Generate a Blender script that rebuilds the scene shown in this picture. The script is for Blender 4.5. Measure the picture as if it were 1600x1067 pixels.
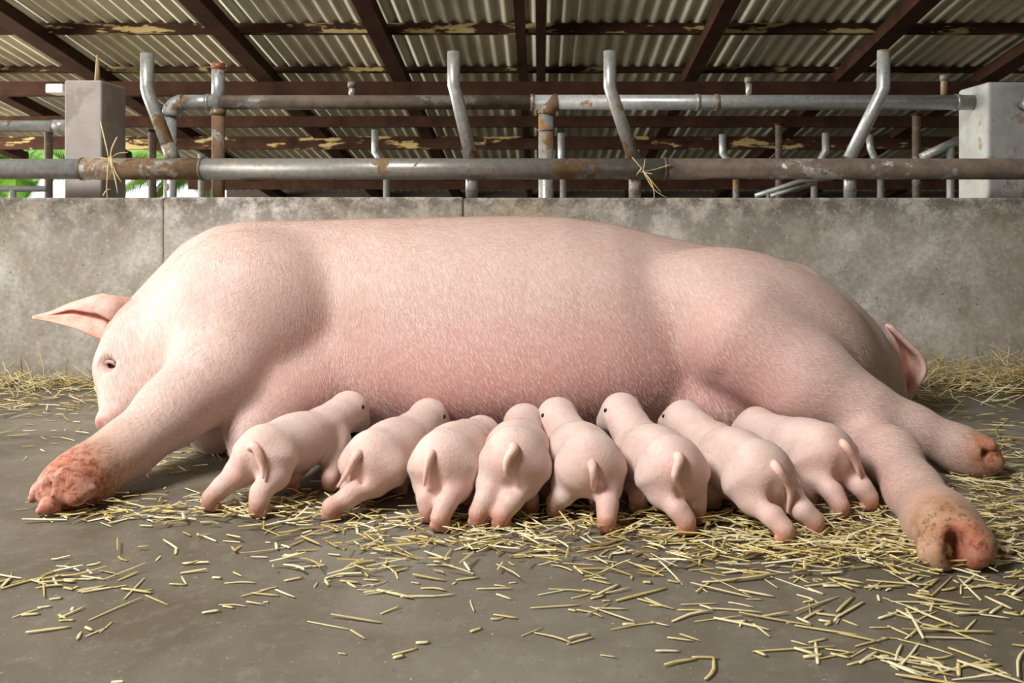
import bpy, math, random
import numpy as np
from mathutils import Vector, Matrix
from mathutils.bvhtree import BVHTree

random.seed(7); RNG = np.random.default_rng(7)
for o in list(bpy.data.objects): bpy.data.objects.remove(o)
SC = bpy.context.scene
COL = SC.collection

# ------------------------------------------------------------------ camera
F, CX, CY, H = 1300.0, 843.0, 330.0, 0.5          # focal length (px), vanishing point, eye height
cam_d = bpy.data.cameras.new('camera'); cam = bpy.data.objects.new('camera', cam_d); COL.objects.link(cam)
cam.location = (0, 0, H); cam.rotation_euler = (math.pi/2, 0, 0)
cam_d.sensor_width = 36; cam_d.lens = 36*F/1600
cam_d.shift_x = (800-CX)/1600; cam_d.shift_y = -(533.5-CY)/1600
cam_d.clip_start = .05; cam_d.clip_end = 200
cam_d.dof.use_dof = True; cam_d.dof.focus_distance = 1.6; cam_d.dof.aperture_fstop = 11
SC.camera = cam

# ------------------------------------------------------------------ world and light
w = bpy.data.worlds.new('world'); SC.world = w; w.use_nodes = True
bg = w.node_tree.nodes['Background']; bg.inputs[0].default_value = (.95, .98, 1.0, 1); bg.inputs[1].default_value = 1.5

def area(name, loc, target, sx, sy, power, col):
    l = bpy.data.lights.new(name, 'AREA'); l.shape = 'RECTANGLE'; l.size = sx; l.size_y = sy; l.energy = power; l.color = col
    o = bpy.data.objects.new(name, l); COL.objects.link(o); o.location = loc
    o.rotation_euler = (Vector(target)-Vector(loc)).to_track_quat('-Z', 'Y').to_euler(); return o
area('added_front_key', (-1.75, .15, 2.55), (-.15, 1.9, .2), 1.0, .8, 118, (1, .985, .965))  # unseen key lamp added under the closed roof; no opening is built there
area('added_left_fill', (-8.6, 5.5, 1.1), (0, 6.2, 1.9), 7, 1.6, 1500, (1, .96, .86))  # unseen lamp added to brighten the roof, boosting sky light from the left

vs = SC.view_settings
vs.view_transform = 'Standard'; vs.look = 'None'; vs.gamma = 1; vs.use_curve_mapping = False; vs.exposure = 0.2

# ------------------------------------------------------------------ helpers
def W(px, py, d):
    return np.array([(px-CX)*d/F, d, H+(CY-py)*d/F])
def G(px, py):
    d = H*F/(py-CY); return np.array([(px-CX)*d/F, d, 0.0])

def tag(o, label=None, cat=None, group=None, kind=None):
    if label: o['label'] = label
    if cat: o['category'] = cat
    if group: o['group'] = group
    if kind: o['kind'] = kind
    return o
def link(name, me, mat=None, parent=None, smooth=False):
    o = bpy.data.objects.new(name, me); COL.objects.link(o)
    if mat is not None and len(me.materials) == 0: me.materials.append(mat)
    if parent is not None:
        o.parent = parent
        o.matrix_parent_inverse = Matrix.Translation(-parent.location) if parent.type == 'EMPTY' else Matrix()
    if smooth: me.shade_smooth()
    return o
def empty(name, loc):
    o = bpy.data.objects.new(name, None); COL.objects.link(o); o.location = loc; o.empty_display_size = .05; return o
def mesh(name, verts, faces):
    me = bpy.data.meshes.new(name); me.from_pydata([tuple(map(float, v)) for v in verts], [], [tuple(map(int, f)) for f in faces]); me.update(); return me
def box_data(x0, x1, y0, y1, z0, z1):
    v = [(x0,y0,z0),(x1,y0,z0),(x1,y1,z0),(x0,y1,z0),(x0,y0,z1),(x1,y0,z1),(x1,y1,z1),(x0,y1,z1)]
    f = [(0,3,2,1),(4,5,6,7),(0,1,5,4),(1,2,6,5),(2,3,7,6),(3,0,4,7)]
    return v, f
def box(name, b, mat, parent=None, bevel=0.0, seg=2):
    o = link(name, mesh(name, *box_data(*b)), mat, parent)
    if bevel:
        m = o.modifiers.new('bevel', 'BEVEL'); m.width = bevel; m.segments = seg; m.limit_method = 'ANGLE'
    return o
def tube_data(pts, rad, n=16, cap=True, ell=1.0, round_end=0):
    """tapered tube along points"""
    pts = [np.array(p, float) for p in pts]
    rad = list(rad) if hasattr(rad, '__len__') else [rad]*len(pts)
    if round_end:
        P, R = list(pts), list(rad)
        for side in ((1,) if round_end == 1 else (0, 1)):
            e = P[-1] if side else P[0]; q = P[-2] if side else P[1]; r = R[-1] if side else R[0]
            t = (e-q)/np.linalg.norm(e-q)
            add = [(e+t*r*math.sin(a), max(r*math.cos(a), r*.06)) for a in (.4, .8, 1.15, 1.5)]
            if side:
                P += [a for a, _ in add]; R += [b for _, b in add]
            else:
                P = [a for a, _ in add[::-1]]+P; R = [b for _, b in add[::-1]]+R
        pts, rad = P, R
    v, f = [], []; up = None
    for i, p in enumerate(pts):
        t = pts[min(i+1, len(pts)-1)]-pts[max(i-1, 0)]; t = t/(np.linalg.norm(t)+1e-9)
        if up is None:
            a = np.array([0, 0, 1.]) if abs(t[2]) < .9 else np.array([1., 0, 0])
        else: a = up
        s = np.cross(t, a); s /= np.linalg.norm(s)+1e-9; u = np.cross(s, t); up = u
        for k in range(n):
            an = 2*math.pi*k/n
            v.append(p+rad[i]*(s*math.cos(an)+u*math.sin(an)*ell))
    for i in range(len(pts)-1):
        for k in range(n):
            a, b = i*n+k, i*n+(k+1) % n
            f.append((a, b, b+n, a+n))
    if cap:
        f.append(tuple(range(n))[::-1]); f.append(tuple(range((len(pts)-1)*n, len(pts)*n)))
    return v, f
def tube(name, pts, rad, mat, parent=None, n=16, round_end=0, ell=1.0):
    me = mesh(name, *tube_data(pts, rad, n, True, ell, round_end))
    o = link(name, me, mat, parent, True)
    if not round_end:
        for p in me.polygons:
            if len(p.vertices) > 4: p.use_smooth = False
    return o
def bezier(pts, n=8):
    """Catmull-Rom through points"""
    p = [np.array(q, float) for q in pts]; p = [2*p[0]-p[1]]+p+[2*p[-1]-p[-2]]; out = []
    for i in range(1, len(p)-2):
        for k in range(n):
            t = k/n; a, b, c, d = p[i-1:i+3]
            out.append(.5*((2*b)+(-a+c)*t+(2*a-5*b+4*c-d)*t*t+(-a+3*b-3*c+d)*t**3))
    out.append(p[-2]); return out

# ------------------------------------------------------------------ materials
class Mat:
    def __init__(s, name, base=(.5,.5,.5), rough=.6, metal=0, spec=.5):
        s.m = bpy.data.materials.new(name); s.m.use_nodes = True; s.t = s.m.node_tree; s.b = s.t.nodes['Principled BSDF']
        s.set('Base Color', (*base, 1)); s.set('Roughness', rough); s.set('Metallic', metal); s.set('Specular IOR Level', spec)
        s.co = s.t.nodes.new('ShaderNodeTexCoord').outputs['Object']
    def set(s, k, v): s.b.inputs[k].default_value = v
    def ln(s, a, b): s.t.links.new(a, b)
    def map(s, scale=(1,1,1), rot=(0,0,0)):
        n = s.t.nodes.new('ShaderNodeMapping'); n.inputs['Scale'].default_value = scale; n.inputs['Rotation'].default_value = rot; s.ln(s.co, n.inputs[0]); return n.outputs[0]
    def noise(s, scale, detail=6, rough=.6, vec=None, dist=0):
        n = s.t.nodes.new('ShaderNodeTexNoise'); n.inputs['Scale'].default_value = scale; n.inputs['Detail'].default_value = detail
        n.inputs['Roughness'].default_value = rough; n.inputs['Distortion'].default_value = dist
        s.ln(vec or s.co, n.inputs['Vector']); return n.outputs['Fac']
    def voro(s, scale, vec=None):
        n = s.t.nodes.new('ShaderNodeTexVoronoi'); n.inputs['Scale'].default_value = scale; s.ln(vec or s.co, n.inputs['Vector']); return n.outputs['Distance']
    def ramp(s, fac, stops):
        n = s.t.nodes.new('ShaderNodeValToRGB'); e = n.color_ramp.elements
        while len(e) < len(stops): e.new(.5)
        for i, (p, c) in enumerate(stops):
            e[i].position = p; e[i].color = (c, c, c, 1) if not hasattr(c, '__len__') else (*c, 1)
        s.ln(fac, n.inputs[0]); return n.outputs[0]
    def mix(s, fac, a, b, mode='MIX'):
        n = s.t.nodes.new('ShaderNodeMix'); n.data_type = 'RGBA'; n.blend_type = mode
        for k, v in ((0, fac), (6, a), (7, b)):
            if hasattr(v, 'is_linked') or hasattr(v, 'links'): s.ln(v, n.inputs[k])
            elif k == 0: n.inputs[k].default_value = v
            else: n.inputs[k].default_value = (*v, 1)
        return n.outputs[2]
    def math(s, op, a, b=0.0):
        n = s.t.nodes.new('ShaderNodeMath'); n.operation = op; n.use_clamp = True
        for i, v in enumerate((a, b)):
            if hasattr(v, 'links'): s.ln(v, n.inputs[i])
            else: n.inputs[i].default_value = v
        return n.outputs[0]
    def sep(s, axis):
        n = s.t.nodes.new('ShaderNodeSeparateXYZ'); s.ln(s.co, n.inputs[0]); return n.outputs[axis]
    def attr(s, name):
        n = s.t.nodes.new('ShaderNodeAttribute'); n.attribute_name = name; return n
    def objrand(s): return s.t.nodes.new('ShaderNodeObjectInfo').outputs['Random']
    def color(s, c): s.ln(c, s.b.inputs['Base Color'])
    def rough(s, c): s.ln(c, s.b.inputs['Roughness'])
    def bump(s, h, strength=.3, dist=.01):
        n = s.t.nodes.new('ShaderNodeBump'); n.inputs['Strength'].default_value = strength; n.inputs['Distance'].default_value = dist
        s.ln(h, n.inputs['Height']); s.ln(n.outputs[0], s.b.inputs['Normal'])

def m_wall():
    M = Mat('concrete_wall', rough=.85, spec=.2)
    a = M.noise(2.2, 8, .62, dist=.4); b = M.noise(9, 8, .7); c = M.noise(60, 4, .7)
    col = M.ramp(a, [(.32, (.27,.24,.20)), (.46, (.48,.445,.39)), (.62, (.70,.665,.61))])
    col = M.mix(M.ramp(b, [(.42, 0), (.68, .8)]), col, (.30,.265,.205))
    col = M.mix(M.ramp(M.noise(3.1, 5, .6, M.map((1,1,1.6))), [(.54, 0), (.68, .6)]), col, (.42,.34,.22))
    # mildew growing down from the top edge
    top = M.ramp(M.sep(2), [(.40, 0), (.53, 1)])
    mil = M.math('MULTIPLY', top, M.ramp(M.noise(13, 9, .75), [(.42, 0), (.56, 1)]))
    col = M.mix(M.math('MULTIPLY', mil, .85), col, (.085,.07,.055))
    base = M.ramp(M.sep(2), [(.0, 1), (.10, 0)])
    col = M.mix(M.math('MULTIPLY', base, M.ramp(M.noise(22, 6, .7), [(.4, 0), (.65, .8)])), col, (.17,.145,.10))
    pit = M.ramp(M.voro(34), [(.06, 1), (.13, 0)]); pm = M.math('MULTIPLY', pit, M.ramp(M.noise(7, 3), [(.5, 0), (.6, 1)]))
    col = M.mix(M.math('MULTIPLY', pm, .75), col, (.07,.06,.05))
    g1 = M.noise(75, 6, .75); col = M.mix(M.ramp(g1, [(.46, 0), (.68, .55)]), col, (.26,.22,.17)); col = M.mix(M.ramp(g1, [(.30, .5), (.44, 0)]), col, (.76,.73,.68))
    M.color(col); M.bump(M.math('SUBTRACT', M.math('ADD', M.math('MULTIPLY', b, .5), M.math('MULTIPLY', c, .15)), pm), .5, .008); return M.m
def m_floor():
    M = Mat('concrete_floor', rough=.7, spec=.35)
    a = M.noise(1.6, 7, .6, dist=.5); b = M.noise(6, 8, .65, M.map((.6,1.6,1))); c = M.noise(90, 4, .7)
    col = M.ramp(a, [(.32, (.10,.083,.058)), (.5, (.162,.141,.108)), (.68, (.25,.226,.183))])
    col = M.mix(M.ramp(b, [(.48, 0), (.7, .6)]), col, (.115,.097,.07))
    col = M.mix(M.ramp(M.noise(2.4, 4, .55), [(.56, 0), (.61, .6)]), col, (.105,.086,.057))
    col = M.mix(M.ramp(c, [(.60, 0), (.70, .5)]), col, (.08,.066,.048)); col = M.mix(M.ramp(M.noise(34, 6, .7), [(.52, 0), (.72, .4)]), col, (.28,.255,.21)); col = M.mix(M.ramp(M.noise(150, 3, .6), [(.66, 0), (.72, .7)]), col, (.50,.46,.38))
    M.color(col); M.rough(M.ramp(a, [(.35, .5), (.6, .75)])); M.bump(M.math('ADD', M.math('MULTIPLY', b, .6), M.math('MULTIPLY', c, .25)), .35, .006); return M.m
def m_skin(name, flow=None):
    M = Mat(name, rough=.55, spec=.3)
    at = M.attr('tone')
    n1 = M.noise(7, 5, .6); n2 = M.noise(55, 5, .65)
    col = M.mix(M.ramp(n1, [(.35, .0), (.7, .22)]), at.outputs['Color'], (.62,.33,.28), 'MIX')
    col = M.mix(M.ramp(n2, [(.45, 0), (.75, .25)]), col, (.56,.36,.29))
    if flow:
        dt = M.attr('dirt'); sp = M.t.nodes.new('ShaderNodeSeparateColor'); M.ln(dt.outputs['Color'], sp.inputs[0])
        d1 = M.noise(38, 7, .7, None, .3); d2 = M.noise(85, 6, .7, None, .4)
        q = Vector(flow).normalized().rotation_difference(Vector((0,0,1))).to_euler()
        r1 = M.map((1,1,1), q); mp = M.t.nodes.new('ShaderNodeMapping'); mp.inputs['Scale'].default_value = (1, 1, .13); M.ln(r1, mp.inputs[0])
        st = M.noise(270, 2, .5, mp.outputs[0], .1); col = M.mix(M.ramp(st, [(.42, .34), (.58, 0)]), col, (.46,.28,.215))
        col = M.mix(M.ramp(st, [(.58, 0), (.74, .18)]), col, (.84,.70,.62))
        col = M.mix(M.math('MULTIPLY', sp.outputs[1], M.ramp(d1, [(.36, .25), (.60, 1)])), col, (.36,.19,.09))
        col = M.mix(M.math('MULTIPLY', sp.outputs[0], M.ramp(d2, [(.40, .1), (.56, 1)])), col, (.50,.11,.06))
        col = M.mix(M.math('MULTIPLY', sp.outputs[2], M.ramp(d2, [(.50, 0), (.62, 1)])), col, (.13,.07,.035))
    else:
        col = M.mix(M.ramp(M.noise(26, 4, .6), [(.5, 0), (.7, .4)]), col, (.80,.66,.59)); col = M.mix(M.ramp(M.noise(17, 5, .65, None, .4), [(.54, 0), (.7, .35)]), col, (.68,.36,.30))
    M.color(col)
    M.set('Subsurface Weight', .12); M.set('Subsurface Radius', (.02,.008,.005)); M.set('Subsurface Scale', .35)
    M.set('Sheen Weight', .12); M.set('Sheen Roughness', .5)
    if flow: n2 = M.math('ADD', n2, M.math('MULTIPLY', M.math('MULTIPLY', sp.outputs[2], 2.5), d1))
    M.bump(M.math('ADD', n2, M.math('MULTIPLY', st if flow else M.noise(220, 3, .6), 1.2 if flow else .6)), .3, .003); return M.m
def m_dirtyskin(name, a, b):
    M = Mat(name, rough=.6, spec=.3); n = M.noise(45, 6, .65)
    M.color(M.ramp(n, [(.38, a), (.62, b)])); M.set('Subsurface Weight', .1); M.set('Subsurface Scale', .01); M.bump(n, .5, .005); return M.m
def m_roof():
    M = Mat('corrugated_sheet', rough=.75, spec=.2)
    n = M.noise(1.1, 6, .6); s = M.noise(3, 5, .6, M.map((6,.25,1)))
    col = M.ramp(n, [(.3, (.55,.51,.39)), (.65, (.76,.72,.58))])
    M.color(M.mix(M.ramp(s, [(.5, 0), (.75, .5)]), col, (.26,.22,.145))); return M.m
def m_steelpaint(name, peel):
    M = Mat(name, rough=.85, spec=.06)
    n = M.noise(5, 6, .6); col = M.ramp(n, [(.3, (.024,.011,.007)), (.7, (.05,.024,.015))])
    if peel:
        e = M.noise(4.5, 7, .65, M.map((.5,2,2)))
        col = M.mix(M.ramp(e, [(.55, 0), (.58, 1)]), col, (.36,.27,.12))
    M.color(col); return M.m
def m_pipe(name, base, rust, lo, scale=9.0, metal=.45):
    M = Mat(name, rough=.45, metal=metal, spec=.5)
    n = M.noise(scale, 9, .68, dist=.3); f = M.noise(60, 5, .7)
    col = M.ramp(f, [(.35, tuple(.7*c for c in base)), (.65, base)])
    msk = M.ramp(n, [(lo, 0), (lo+.035, 1)])
    rc = M.ramp(M.noise(26, 6, .7), [(.35, tuple(.5*c for c in rust)), (.65, rust)])
    M.color(M.mix(msk, col, rc)); M.rough(M.ramp(n, [(lo, .4), (lo+.05, .8)]))
    M.ln(M.ramp(n, [(lo, metal), (lo+.04, 0)]), M.b.inputs['Metallic']); M.bump(M.math('ADD', msk, M.math('MULTIPLY', f, .4)), .35, .002); return M.m
def m_pillar(name, a, b, stain):
    M = Mat(name, rough=.85, spec=.2); n = M.noise(7, 8, .65); 
    col = M.ramp(n, [(.35, a), (.65, b)])
    col = M.mix(M.ramp(M.noise(5.5, 7, .65), [(.57, 0), (.61, .85)]), col, stain)
    M.color(col); M.bump(M.noise(50, 6, .7), .3, .004); return M.m
def m_straw():
    M = Mat('straw', rough=.6, spec=.3)
    r = M.objrand(); n = M.noise(35, 3, .5)
    col = M.ramp(M.math('ADD', M.math('MULTIPLY', r, .5), M.math('MULTIPLY', n, .5)), [(.2, (.52,.39,.14)), (.5, (.72,.60,.30)), (.8, (.86,.78,.54))])
    M.color(col); M.set('Subsurface Weight', .05); M.bump(M.noise(40, 3, .5, M.map((1,12,12))), .4, .001); return M.m
def m_plain(name, c, rough=.6, **k): return Mat(name, c, rough, **k).m
def m_strawlitter():
    M = Mat('straw_litter', rough=.6, spec=.3); a = M.attr('tone'); M.color(a.outputs['Color']); return M.m
def m_leaf():
    M = Mat('palm_leaf', rough=.5); M.color(M.ramp(M.noise(1.2, 3), [(.35, (.12,.30,.03)), (.65, (.32,.55,.06))]))
    M.set('Transmission Weight', 0); M.set('Subsurface Weight', .2); return M.m

MAT = dict(wall=m_wall(), floor=m_floor(), roof=m_roof(), steel=m_steelpaint('dark_brown_steel', False), peel=m_steelpaint('peeling_brown_steel', True),
    sow=m_skin('sow_skin', (.45,-.45,-.75)), pig=m_skin('piglet_skin'),
    galv=m_pipe('galvanised_pipe', (.42,.43,.42), (.27,.15,.06), .60), galvrust=m_pipe('galvanised_pipe_rusty', (.38,.38,.36), (.27,.145,.05), .54),
    railmid=m_pipe('weathered_rail', (.30,.285,.26), (.22,.135,.06), .56, 8), rust=m_pipe('brown_rusty_pipe', (.36,.34,.30), (.21,.125,.062), .44, 7), brown=m_pipe('brown_painted_pipe', (.30,.28,.25), (.125,.088,.062), .42, 6),
    ring=m_plain('pipe_ring', (.16,.13,.10), .6, metal=.3), cap=m_pipe('red_cap', (.42,.10,.035), (.22,.08,.03), .5, 20, 0),
    pillar_l=m_pillar('pillar_pinkish_concrete', (.33,.285,.26), (.43,.38,.35), (.30,.26,.23)), pillar_r=m_pillar('pillar_white_paint', (.24,.245,.23), (.37,.375,.355), (.21,.14,.08)),
    straw=m_straw(), litter=m_strawlitter(), black=m_plain('eye_black', (.006,.005,.005), .08), white=m_plain('white_plastic', (.8,.8,.78), .4),
    earin=m_dirtyskin('ear_inner', (.86,.36,.27), (.92,.52,.42)), hoof=m_dirtyskin('hoof_claw', (.27,.14,.065), (.62,.40,.28)), earout=m_dirtyskin('ear_outer', (.62,.38,.31), (.74,.52,.45)), hoofred=m_dirtyskin('hoof_red', (.42,.12,.07), (.68,.34,.26)),
    pad=m_dirtyskin('foot_pad', (.42,.13,.10), (.68,.33,.30)), tail=m_dirtyskin('tail_skin', (.80,.50,.42), (.84,.58,.50)), smallhoof=m_dirtyskin('piglet_hoof', (.46,.19,.11), (.66,.38,.28)),
    fur=m_plain('white_hair', (.83,.68,.60), .5), wood=m_plain('old_wood', (.30,.20,.09), .8), leaf=m_leaf(), trunk=m_plain('palm_trunk', (.2,.15,.1), .9),
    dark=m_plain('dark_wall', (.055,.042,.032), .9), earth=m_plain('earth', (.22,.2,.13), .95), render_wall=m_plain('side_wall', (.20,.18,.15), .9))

# ------------------------------------------------------------------ the building
fl = link('floor', mesh('floor', [(-14,-5,0),(14,-5,0),(14,13,0),(-14,13,0)], [(0,1,2,3)]), MAT['floor']); tag(fl, 'grey brown concrete floor with damp patches', kind='structure')
g = link('ground_outside', mesh('ground_outside', [(-40,13,-.02),(40,13,-.02),(40,60,-.02),(-40,60,-.02)], [(0,1,2,3)]), MAT['earth']); tag(g, 'bare earth outside the shed', kind='structure')

WD = 2.45; WT = .541
wall = box('wall_back', (-4.5, 4.5, WD+.008, WD+.11, 0, WT-.006), MAT['wall']); tag(wall, 'low stained concrete pen wall behind the sow', kind='structure')
xs = [-4.5, -2.2, -1.108, -.224, 1.75, 4.5]
for i in range(5):
    box('wall_panel', (xs[i]+.002, xs[i+1]-.002, WD, WD+.114, 0, WT+random.uniform(-.0015, .0015)), MAT['wall'], wall, .007, 3)

Z0, SL = 3.2, .188                                  # roof falls away from the camera
def roofz(y): return Z0-SL*y
def corrugated(x0, x1, y0, y1, pitch=.115, amp=.017, per=8):
    nx = int((x1-x0)/pitch*per); X = np.linspace(x0, x1, nx+1); v, f = [], []
    for y in (y0, y1):
        for x in X: v.append((x, y, roofz(y)+amp*math.sin(2*math.pi*x/pitch)))
    for i in range(nx): f.append((i, i+nx+1, i+nx+2, i+1))
    return v, f
ceil = link('ceiling', mesh('ceiling', *corrugated(-9, 9, -3.6, 10.15)), MAT['roof'], None, True); tag(ceil, 'corrugated sheet roof over dark steel framing', kind='structure')  # unseen stretch over the camera is extended to keep sky light out
s = link('corrugated_sheet', mesh('corrugated_sheet', *corrugated(-4.75, 9, 10.1, 12.6)), MAT['roof'], ceil, True)
def sloped_beam(name, x, wdt, y0, y1, drop, hgt, mat):
    v = []
    for y in (y0, y1):
        z = roofz(y)-drop
        v += [(x-wdt/2, y, z-hgt), (x+wdt/2, y, z-hgt), (x+wdt/2, y, z), (x-wdt/2, y, z)]
    f = [(0,1,2,3), (7,6,5,4), (0,4,5,1), (1,5,6,2), (2,6,7,3), (3,7,4,0)]
    return link(name, mesh(name, v, f), mat, ceil)
for x, wd in ((-6.3,.14),(-5.04,.14),(-3.9,.16),(-2.41,.15),(-1.23,.13),(-.145,.075),(.01,.075),(1.33,.12),(2.69,.15),(3.96,.17),(5.2,.15),(6.5,.15)):
    sloped_beam('rafter', x, wd, -3.6, 10.15 if x < -4.7 else 12.6, .075, .10, MAT['steel'])
def yat(py, dz=0): return F*(Z0-H-dz)/(CY+SL*F-py)
def cross(name, py, hpx, drop, mat, x0=-9, x1=9):
    y = yat(py, drop); h = hpx*y/F; z = roofz(y)-drop
    return box(name, (x0, x1, y, y+.09, z-h, z), mat, ceil)
cross('purlin', 36, 15, .018, MAT['peel']); cross('purlin', 104, 8, .018, MAT['peel'])
cross('beam', 127, 22, .17, MAT['steel']); cross('beam', 181, 17, .17, MAT['steel']); cross('beam', 213, 20, .15, MAT['peel'], -9, 9)
cross('beam', 276, 20, .12, MAT['steel'], -4.75)
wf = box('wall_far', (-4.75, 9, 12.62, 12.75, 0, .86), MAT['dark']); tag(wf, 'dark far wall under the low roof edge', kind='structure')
wb = box('wall_front_blocker', (-9, 9, -3.85, -3.7, 0, 3.85), MAT['render_wall']); tag(wb, 'unseen plain wall added behind the camera to block sky light', kind='structure')  # added out of view to block frontal sky light
wr = box('wall_right_blocker', (4.6, 4.75, -3.7, 8.0, 0, 1.5), MAT['render_wall']); tag(wr, 'unseen plain side wall added to darken the right', kind='structure')  # added out of view so less sky light reaches the right side

# pillars
p = box('concrete_pillar', (*[(q-CX)*2.62/F for q in (100, 158)], 2.62, 2.78, 0, .913), MAT['pillar_l'], None, .006)
tag(p, 'pinkish grey concrete pillar at the left behind the wall, free-standing top', 'pillar')
p = box('concrete_pillar', (*[(q-CX)*2.65/F for q in (1543, 1640)], 2.65, 2.84, 0, .913), MAT['pillar_r'], None, .012, 3)
tag(p, 'pale grey painted concrete pillar with rust stains at the right', 'pillar')
# small valve on the right pillar
vr = empty('wall_valve', W(1594, 165, 2.63)); tag(vr, 'small metal valve stub on the face of the right pillar', 'valve')
a = W(1594, 165, 2.655); tube('valve_stem', [a, a+np.array([0,-.04,0])], [.014, .014], MAT['ring'], vr)
tube('valve_knob', [a+np.array([0,-.04,0]), a+np.array([0,-.062,0])], [.022, .019], MAT['galvrust'], vr)
b0 = W(76, 132, 2.66); b1 = W(101, 147, 2.66)
lampb = box('lamp_bracket', (b0[0], b1[0]+.004, 2.64, 2.70, b1[2], b0[2]), MAT['white'], None, .005); tag(lampb, 'small white box fixed to the left side of the left pillar', 'box')
a = W(152, 128, 2.72); st = tube('wooden_stick', [a-np.array([0,0,.004]), a+np.array([.001,0,.04]), W(152, 86, 2.72)], [.009, .007, .003], MAT['wood'], None, 6); tag(st, 'thin splintered wooden stick standing on the left pillar', 'stick')

# main rail with bent posts
RD = 2.505
rail = empty('pipe_railing', (0, RD, .541)); tag(rail, 'thick rusty horizontal pipe rail with bent posts along the wall top', 'railing')
zr = W(0, 264, RD)[2]; rr = 17*RD/F
def PX(px, d): return (px-CX)*d/F
tube('rail_pipe', [(-4.4, RD, zr), (PX(131, RD), RD, zr)], rr*.93, MAT['galv'], rail, 24)
tube('rail_pipe', [(PX(128, RD), RD, zr), (PX(316, RD), RD, zr)], rr, MAT['rust'], rail, 24)
tube('rail_pipe', [(PX(315, RD), RD, zr), (PX(1040, RD), RD, zr)], rr*.98, MAT['railmid'], rail, 24)
tube('rail_pipe', [(PX(1038, RD), RD, zr), (4.4, RD, zr)], rr*.97, MAT['brown'], rail, 24)
for q in (129, 316, 1039): tube('pipe_ring', [(PX(q, RD)-.004, RD, zr), (PX(q, RD)+.004, RD, zr)], rr*1.05, MAT['ring'], rail, 24)
pd = RD+.012
for (pts, foot) in (([(230,84),(230,138),(233,150),(272,252)], None), ([(709,81),(709,134),(713,148),(737,250)], 737), ([(953,80),(953,136),(957,150),(991,250)], 992), ([(1381,79),(1380,138),(1375,150),(1327,248)], 1328)):
    post = tube('bent_post', [W(x, y, pd) for x, y in pts], .0195, MAT['galvrust' if foot != 1328 else 'galv'], rail, 18)
    tube('post_mouth', [W(pts[0][0], pts[0][1]-.6, pd), W(pts[0][0], pts[0][1]+1.5, pd)], .0165, MAT['ring'], post, 14)
    if foot:
        tube('post_foot', [(PX(foot, pd), pd, WT-.001), W(foot, 264, pd)], .0185, MAT['galvrust'], rail, 18)
        z = WT+.02; tube('post_collar', [(PX(foot, pd), pd, z), (PX(foot, pd), pd, z+.004)], .0196, MAT['ring'], post, 16)
    if foot is None:
        e = W(268, 243, pd); tube('weld_sleeve', [W(262, 226, pd), W(272, 252, pd)], .0208, MAT['rust'], post, 18)

# water pipe behind
BD = 2.74
wp = empty('water_pipe', (0, BD, 0)); tag(wp, 'upper grey water pipe behind the rail, running to the right pillar', 'pipe')
zb = W(0, 160, BD)[2]; rb = .025
def arc_elbow(x_px, r, side):
    x = PX(x_px, BD); c = []
    for k in range(7):
        t = k/6*math.pi/2; c.append((x+side*r*(1-math.cos(t)), BD, zb-r*(1-math.sin(t))))
    return c
e = arc_elbow(266, .045, 1); tube('elbow', e, rb*1.08, MAT['galv'], wp, 18)
tube('down_pipe', [(e[0][0], BD, 0.0), e[0]], rb*.8, MAT['galv'], wp, 18)
tube('pipe_run', [e[-1], (PX(345, BD), BD, zb)], rb, MAT['galv'], wp, 20)
tube('pipe_run', [(PX(345, BD), BD, zb), (PX(832, BD), BD, zb)], rb*.95, MAT['brown'], wp, 20)
tube('pipe_run', [(PX(832, BD), BD, zb), (PX(1511, BD)+.02, BD, zb)], rb, MAT['galv'], wp, 20)
for q in (326, 832, 1090, 1120, 1495): tube('pipe_ring', [(PX(q, BD)-.006, BD, zb), (PX(q, BD)+.006, BD, zb)], rb*1.1, MAT['galvrust'], wp, 20)
e = arc_elbow(853, .04, 1)
e2 = [(p[0], BD-.0, p[2]) for p in e]; tube('elbow', e2, rb*1.15, MAT['rust'], wp, 18)
tube('down_pipe', [(e2[0][0], BD, 0.0), e2[0]], rb*1.0, MAT['galvrust'], wp, 18)
z = W(0, 205, BD)[2]; tube('pipe_ring', [(e2[0][0], BD, z), (e2[0][0], BD, z+.006)], rb*1.1, MAT['ring'], wp, 18)
x = PX(341, BD)
tube('riser', [(x, BD, W(0, 300, BD)[2]-.2), (x, BD, W(0, 172, BD)[2])], .021, MAT['rust'], wp, 18)
tube('riser', [(x, BD, W(0, 172, BD)[2]), (x, BD, W(0, 104, BD)[2])], .021, MAT['galv'], wp, 18)
tube('riser_collar', [(x, BD, W(0, 180, BD)[2]), (x, BD, W(0, 171, BD)[2])], .0245, MAT['rust'], wp, 18)
tube('riser_cap', [(x, BD, W(0, 109, BD)[2]), (x, BD, W(0, 100, BD)[2]), (x, BD, W(0, 98.5, BD)[2])], [.0235, .0235, .019], MAT['cap'], wp, 8)
for q, t in ((550, 128), (1170, 121), (1475, 117)):
    nip = tube('nipple_stub', [(PX(q, BD), BD, zb+.015), (PX(q, BD), BD, W(0, t+8, BD)[2])], .0105, MAT['rust'], wp, 12)
    tube('stub_cap', [(PX(q, BD), BD, W(0, t+9, BD)[2]), (PX(q, BD), BD, W(0, t, BD)[2])], .0135, MAT['ring'], nip, 10)
sp = empty('side_pipe', (-1.9, 2.7, 0)); tag(sp, 'pale grey pipe running from the left edge into the left pillar', 'pipe')
z = W(0, 197, 2.7)[2]; tube('pipe_run', [(-3.5, 2.7, z), (PX(84, 2.7), 2.7, z)], .0185, MAT['galv'], sp, 18); tube('pipe_run', [(PX(84, 2.7), 2.7, z), (PX(100, 2.7)+.01, 2.7, z)], .0205, MAT['galv'], sp, 18)
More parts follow.
